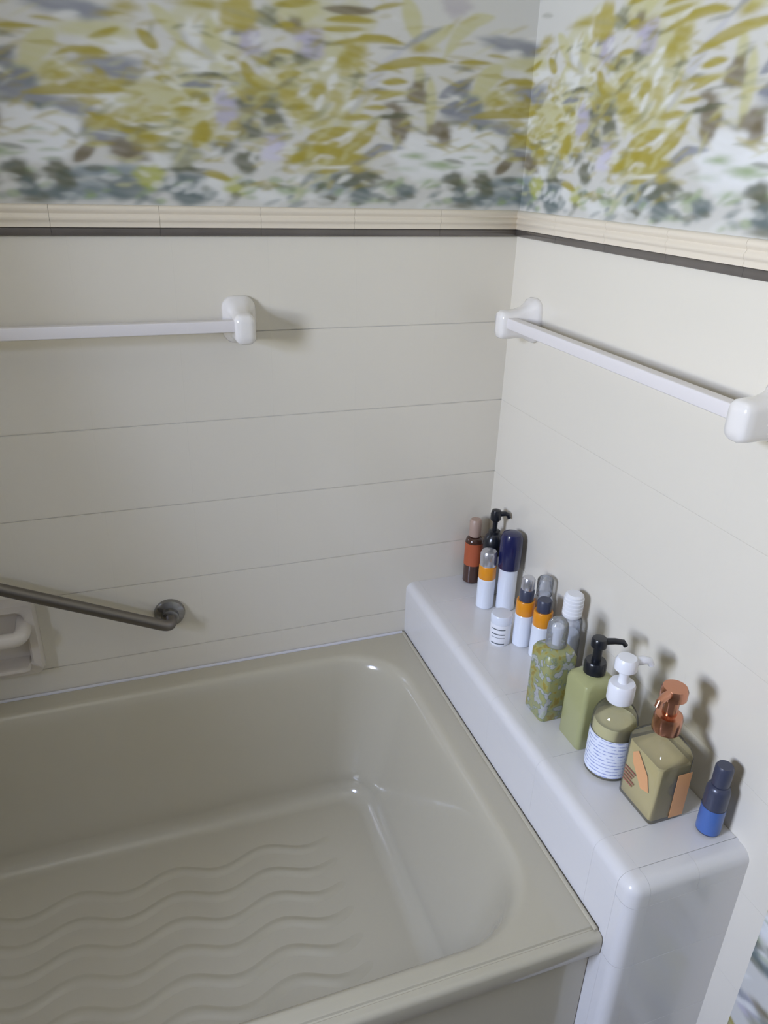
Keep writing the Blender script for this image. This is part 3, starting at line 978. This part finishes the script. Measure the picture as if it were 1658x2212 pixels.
def pump(par, z, m, collar_r, collar_h, stem_h, head_r, head_h, nozzle, direction):
    """collar, stem and head with a nozzle: the head's spout points along direction (radians)"""
    lathe('collar', [(collar_r, z), (collar_r, z + collar_h * .85), (collar_r * .86, z + collar_h), (collar_r * .35, z + collar_h)], m, par, n=28)
    lathe('stem', [(collar_r * .34, z + collar_h), (collar_r * .34, z + collar_h + stem_h)], m, par, n=16)
    zt = z + collar_h + stem_h
    hd = lathe('pump_head', [(head_r * .7, zt), (head_r, zt + .003), (head_r, zt + head_h * .7), (head_r * .8, zt + head_h), (head_r * .3, zt + head_h + .001)], m, par, n=24)
    dx, dy = math.cos(direction), math.sin(direction)
    zz = zt + head_h * .55
    tube('nozzle', [(dx * head_r * .4, dy * head_r * .4, zz), (dx * nozzle * .6, dy * nozzle * .6, zz + .001), (dx * nozzle * .9, dy * nozzle * .9, zz - .003), (dx * nozzle, dy * nozzle, zz - .009)],
         [head_h * .42, head_h * .36, head_h * .3, head_h * .26], m, hd, n=12)


def round_body(name, r, h, m, par, neck_r, neck_h, sh=.012, base=.003):
    pr = [(r - base, 0), (r, base), (r, h - sh)]
    for t in np.linspace(0, math.pi / 2, 6)[1:]:
        pr.append((neck_r + (r - neck_r) * math.cos(t), h - sh + sh * math.sin(t)))
    pr += [(neck_r, h + neck_h)]
    return lathe(name, pr, m, par)


# A rust-red bottle in the back corner
b = thing('bottle', 'rust-red bottle with a tan cap in the far corner, leftmost by the back wall', 'bottle', (-.050, -.030, ZL))
round_body('body', .0195, .112, amber_m, b, .010, .008)
lathe('label', [(.0199, .045), (.0199, .099)], terra_m, b, cap0=False, cap1=False)['label'] = 'rust-red wraparound label'
lathe('cap', [(.013, .114), (.0135, .116), (.0135, .150), (.011, .154)], tan_m, b, n=24)
# B black pump bottle behind the navy capped one
b = thing('pump_bottle', 'white bottle with a tall black pump, right behind the navy-capped bottle', 'bottle', (-.033, -.085, ZL))
round_body('body', .021, .100, milk_m, b, .017, .002)
lathe('shoulder_cap', [(.0225, .097), (.0225, .118), (.021, .130), (.016, .140), (.0125, .144), (.0125, .150), (.006, .152)], black_m, b)
lathe('stem', [(.0055, .150), (.0055, .176)], black_m, b, n=14)
hd = lathe('pump_head', [(.009, .174), (.0115, .177), (.0115, .190), (.009, .198), (.003, .200)], black_m, b, n=24)
tube('nozzle', [(.004, -.002, .189), (.018, -.008, .191), (.024, -.010, .188), (.026, -.011, .181)], [.006, .0052, .0045, .004], black_m, hd, n=12)
# C navy capped bottle
b = thing('bottle', 'white bottle under a large glossy navy-blue cap', 'bottle', (-.031, -.157, ZL))
round_body('body', .0195, .100, milk_m, b, .015, .002, sh=.006)
lathe('cap', [(.0225, .099), (.0235, .101), (.0235, .150), (.0225, .168), (.019, .177), (.010, .180)], navy_m, b)
# D E F three small bottles with an orange band
for (x, y), top, tl in (((-.070, -.138), 'silver', 'small white bottle with orange band and silvery cap, nearest the back wall'),
                        ((-.062, -.286), 'dark', 'small white bottle with orange band, dark neck and silvery tip, beside the printed jar'),
                        ((-.050, -.331), 'dark', 'small dark-capped bottle with orange band, directly behind the floral bottle')):
    b = thing('travel_bottle', tl, 'bottle', (x, y, ZL), 'small bottles with orange bands')
    round_body('body', .0185, .071, milk_m, b, .0165, .002, sh=.005)
    lathe('band', [(.0178, .071), (.0182, .072), (.0182, .099), (.0172, .101)], orange_m, b)['label'] = 'bright orange band'
    if top == 'silver':
        lathe('cap', [(.0172, .101), (.0175, .103), (.0175, .128), (.015, .133), (.006, .134)], silver_m, b)
    else:
        lathe('cap', [(.0140, .101), (.0140, .122), (.012, .125)], slate_m, b)
        if y > -.3:
            lathe('overcap', [(.0120, .125), (.0125, .126), (.0125, .146), (.010, .150)], silver_m, b)['label'] = 'silvery top'
# G printed jar
b = thing('jar', 'short white jar with lines of dark print at the left edge of the row', 'jar', (-.101, -.268, ZL))
lathe('body', [(.0185, 0), (.0205, .003), (.0205, .046), (.0195, .048)], white_m, b)
lathe('lid', [(.0208, .048), (.0212, .049), (.0212, .064), (.0195, .0665), (.008, .067)], milk_m, b)
for z in (.006, .020, .027, .038):
    bm_pts = [[(.0208 * math.cos(a), .0208 * math.sin(a), z + dz) for a in np.linspace(math.radians(190), math.radians(268), 12)] for dz in (0, .0022 if z != .020 else .001)]
    link('print_line', rings_mesh('print_line', bm_pts, cap0=False, cap1=False, closed=False), inkm, b)
# H, J clear bottles at the wall
b = thing('clear_bottle', 'clear white bottle against the right wall, farther of the two', 'bottle', (-.024, -.286, ZL))
round_body('body', .0185, .104, milk_m, b, .013, .003)
lathe('cap', [(.0150, .106), (.0155, .108), (.0155, .138), (.013, .142)], clear_m, b)
b = thing('clear_bottle', 'tall clear bottle with white ribbed cap against the right wall, nearer of the two', 'bottle', (-.030, -.390, ZL))
round_body('body', .0215, .120, clear_m, b, .014, .004)
lathe('filling', [(.017, .003), (.019, .006), (.019, .085), (.017, .088)], milk_m, b)
pr = [(.0165, .123)]
for k in range(5):
    z = .126 + k * .0075
    pr += [(.0180, z), (.0180, z + .0045), (.0168, z + .0055), (.0168, z + .007)]
pr += [(.0165, .166), (.013, .169)]
lathe('cap', pr, white_m, b)
# K floral bottle
b = thing('bottle', 'square bottle printed all over with yellow, green and lilac flowers, clear domed cap', 'bottle', (-.118, -.478, ZL))
rbox('body', [(.027, .027, .008, 0), (.029, .029, .010, .003), (.029, .029, .010, .122), (.026, .026, .012, .130), (.018, .018, .016, .135), (.014, .014, .014, .137)], floral_m, b)
lathe('cap', [(.0155, .136), (.0175, .138), (.0175, .170), (.0165, .178), (.0125, .184), (.005, .186)], clear_m, b)
lathe('pump_core', [(.007, .138), (.007, .160), (.010, .161), (.010, .172), (.008, .174)], white_m, b, n=20)
# L green bottle with black pump
b = thing('pump_bottle', 'square olive-green bottle with a black pump', 'bottle', (-.094, -.555, ZL))
rbox('body', [(.029, .027, .006, 0), (.031, .029, .008, .003), (.031, .029, .008, .114), (.029, .027, .010, .122), (.022, .022, .016, .128), (.016, .016, .016, .130), (.016, .016, .016, .134)], green_m, b)
lathe('collar', [(.0175, .132), (.0175, .150), (.0155, .153), (.006, .153)], black_m, b, n=28)
lathe('stem', [(.0075, .152), (.0072, .180)], black_m, b, n=16)
hd = lathe('pump_head', [(.010, .178), (.0125, .180), (.0125, .191), (.0105, .1945), (.004, .195)], black_m, b, n=24)
tube('nozzle', [(.004, -.002, .1885), (.022, -.009, .190), (.034, -.014, .189), (.038, -.016, .183)], [.0058, .005, .0044, .004], black_m, hd, n=12)
# M white printed label, white pump
b = thing('pump_bottle', 'round clear bottle with a blue-printed white label and a white pump', 'bottle', (-.098, -.627, ZL))
round_body('body', .0345, .122, shell_m, b, .0165, .012, sh=.032)
lathe('filling', [(.030, .003), (.0325, .006), (.0325, .092), (.031, .096)], lemon_m, b)
ang = np.linspace(math.radians(140), math.radians(292), 34)
lab = [[(.0350 * math.cos(a), .0350 * math.sin(a), z) for a in ang] for z in (.008, .078)]
lbo = link('label', rings_mesh('label', lab, cap0=False, cap1=False, closed=False), bluelab_m, b, smooth=True)
lbo['label'] = 'white label with rows of small blue print'
lathe('collar', [(.0195, .133), (.0200, .135), (.0200, .160), (.0180, .164), (.008, .165)], white_m, b, n=32)
lathe('stem', [(.0075, .164), (.0075, .190)], white_m, b, n=16)
hd = lathe('pump_head', [(.013, .186), (.0165, .189), (.0165, .203), (.0135, .2085), (.005, .209)], white_m, b, n=28)
tube('nozzle', [(.006, 0, .199), (.026, -.004, .201), (.036, -.006, .199), (.040, -.007, .192)], [.0075, .0065, .0055, .0048], white_m, hd, n=12)
# N copper pump
b = thing('pump_bottle', 'square bottle of pale olive liquid with peach labels and a copper pump', 'bottle', (-.080, -.709, ZL))
rbox('body', [(.027, .036, .006, 0), (.029, .038, .008, .003), (.029, .038, .008, .108), (.027, .034, .011, .120), (.022, .024, .016, .129), (.0165, .0165, .0165, .134), (.0165, .0165, .0165, .141)], shell_m, b)
rbox('filling', [(.025, .034, .006, .003), (.0272, .0362, .007, .006), (.0272, .0362, .007, .098), (.026, .034, .008, .100)], olive_m, b)
lathe('collar', [(.0195, .139), (.0200, .141), (.0200, .160), (.0185, .166), (.012, .168), (.006, .168)], copper_m, b, n=32)
lathe('stem', [(.0105, .167), (.0105, .196)], copper_m, b, n=20)
hd = lathe('pump_head', [(.016, .194), (.0185, .196), (.0185, .208), (.0165, .2125), (.006, .213)], copper_m, b, n=28)
tube('nozzle', [(-.006, -.002, .206), (-.026, -.010, .2075), (-.036, -.014, .206), (-.039, -.015, .199)], [.007, .006, .005, .0045], copper_m, hd, n=12)


def plate(name, pts, n, d, m, par):
    pts = [Vector(p) for p in pts]
    n = Vector(n) * d
    return link(name, rings_mesh(name, [pts, [p + n for p in pts]]), m, par)


X = -.0292
plate('label', [(X, .020, .088), (X, .010, .098), (X, -.016, .074), (X, -.024, .050), (X, -.008, .044), (X, .016, .072)], (-1, 0, 0), .0004, peach_m, b)['label'] = 'slanted peach patch'
for k in range(5):
    z = .056 - k * .006
    plate('print_line', [(X, .030, z), (X, .006 + .003 * (k % 3), z), (X, .006 + .003 * (k % 3), z - .0024), (X, .030, z - .0024)], (-1, 0, 0), .0004, rust_m, b)
plate('label', [(.004, -.0382, .006), (.028, -.0382, .006), (.028, -.0382, .086), (.004, -.0382, .086)], (0, -1, 0), .0004, peach_m, b)['label'] = 'upright peach strip'
# O blue bottle at the near end
b = thing('bottle', 'small dark bottle with a blue label, nearest the open end of the ledge', 'bottle', (-.031, -.778, ZL))
round_body('body', .0165, .086, slate_m, b, .010, .004)
lathe('label', [(.0169, .005), (.0169, .048)], blue_m, b, cap0=False, cap1=False)['label'] = 'bright blue label'
lathe('cap', [(.0120, .088), (.0125, .090), (.0125, .116), (.0105, .120)], slate_m, b, n=24)
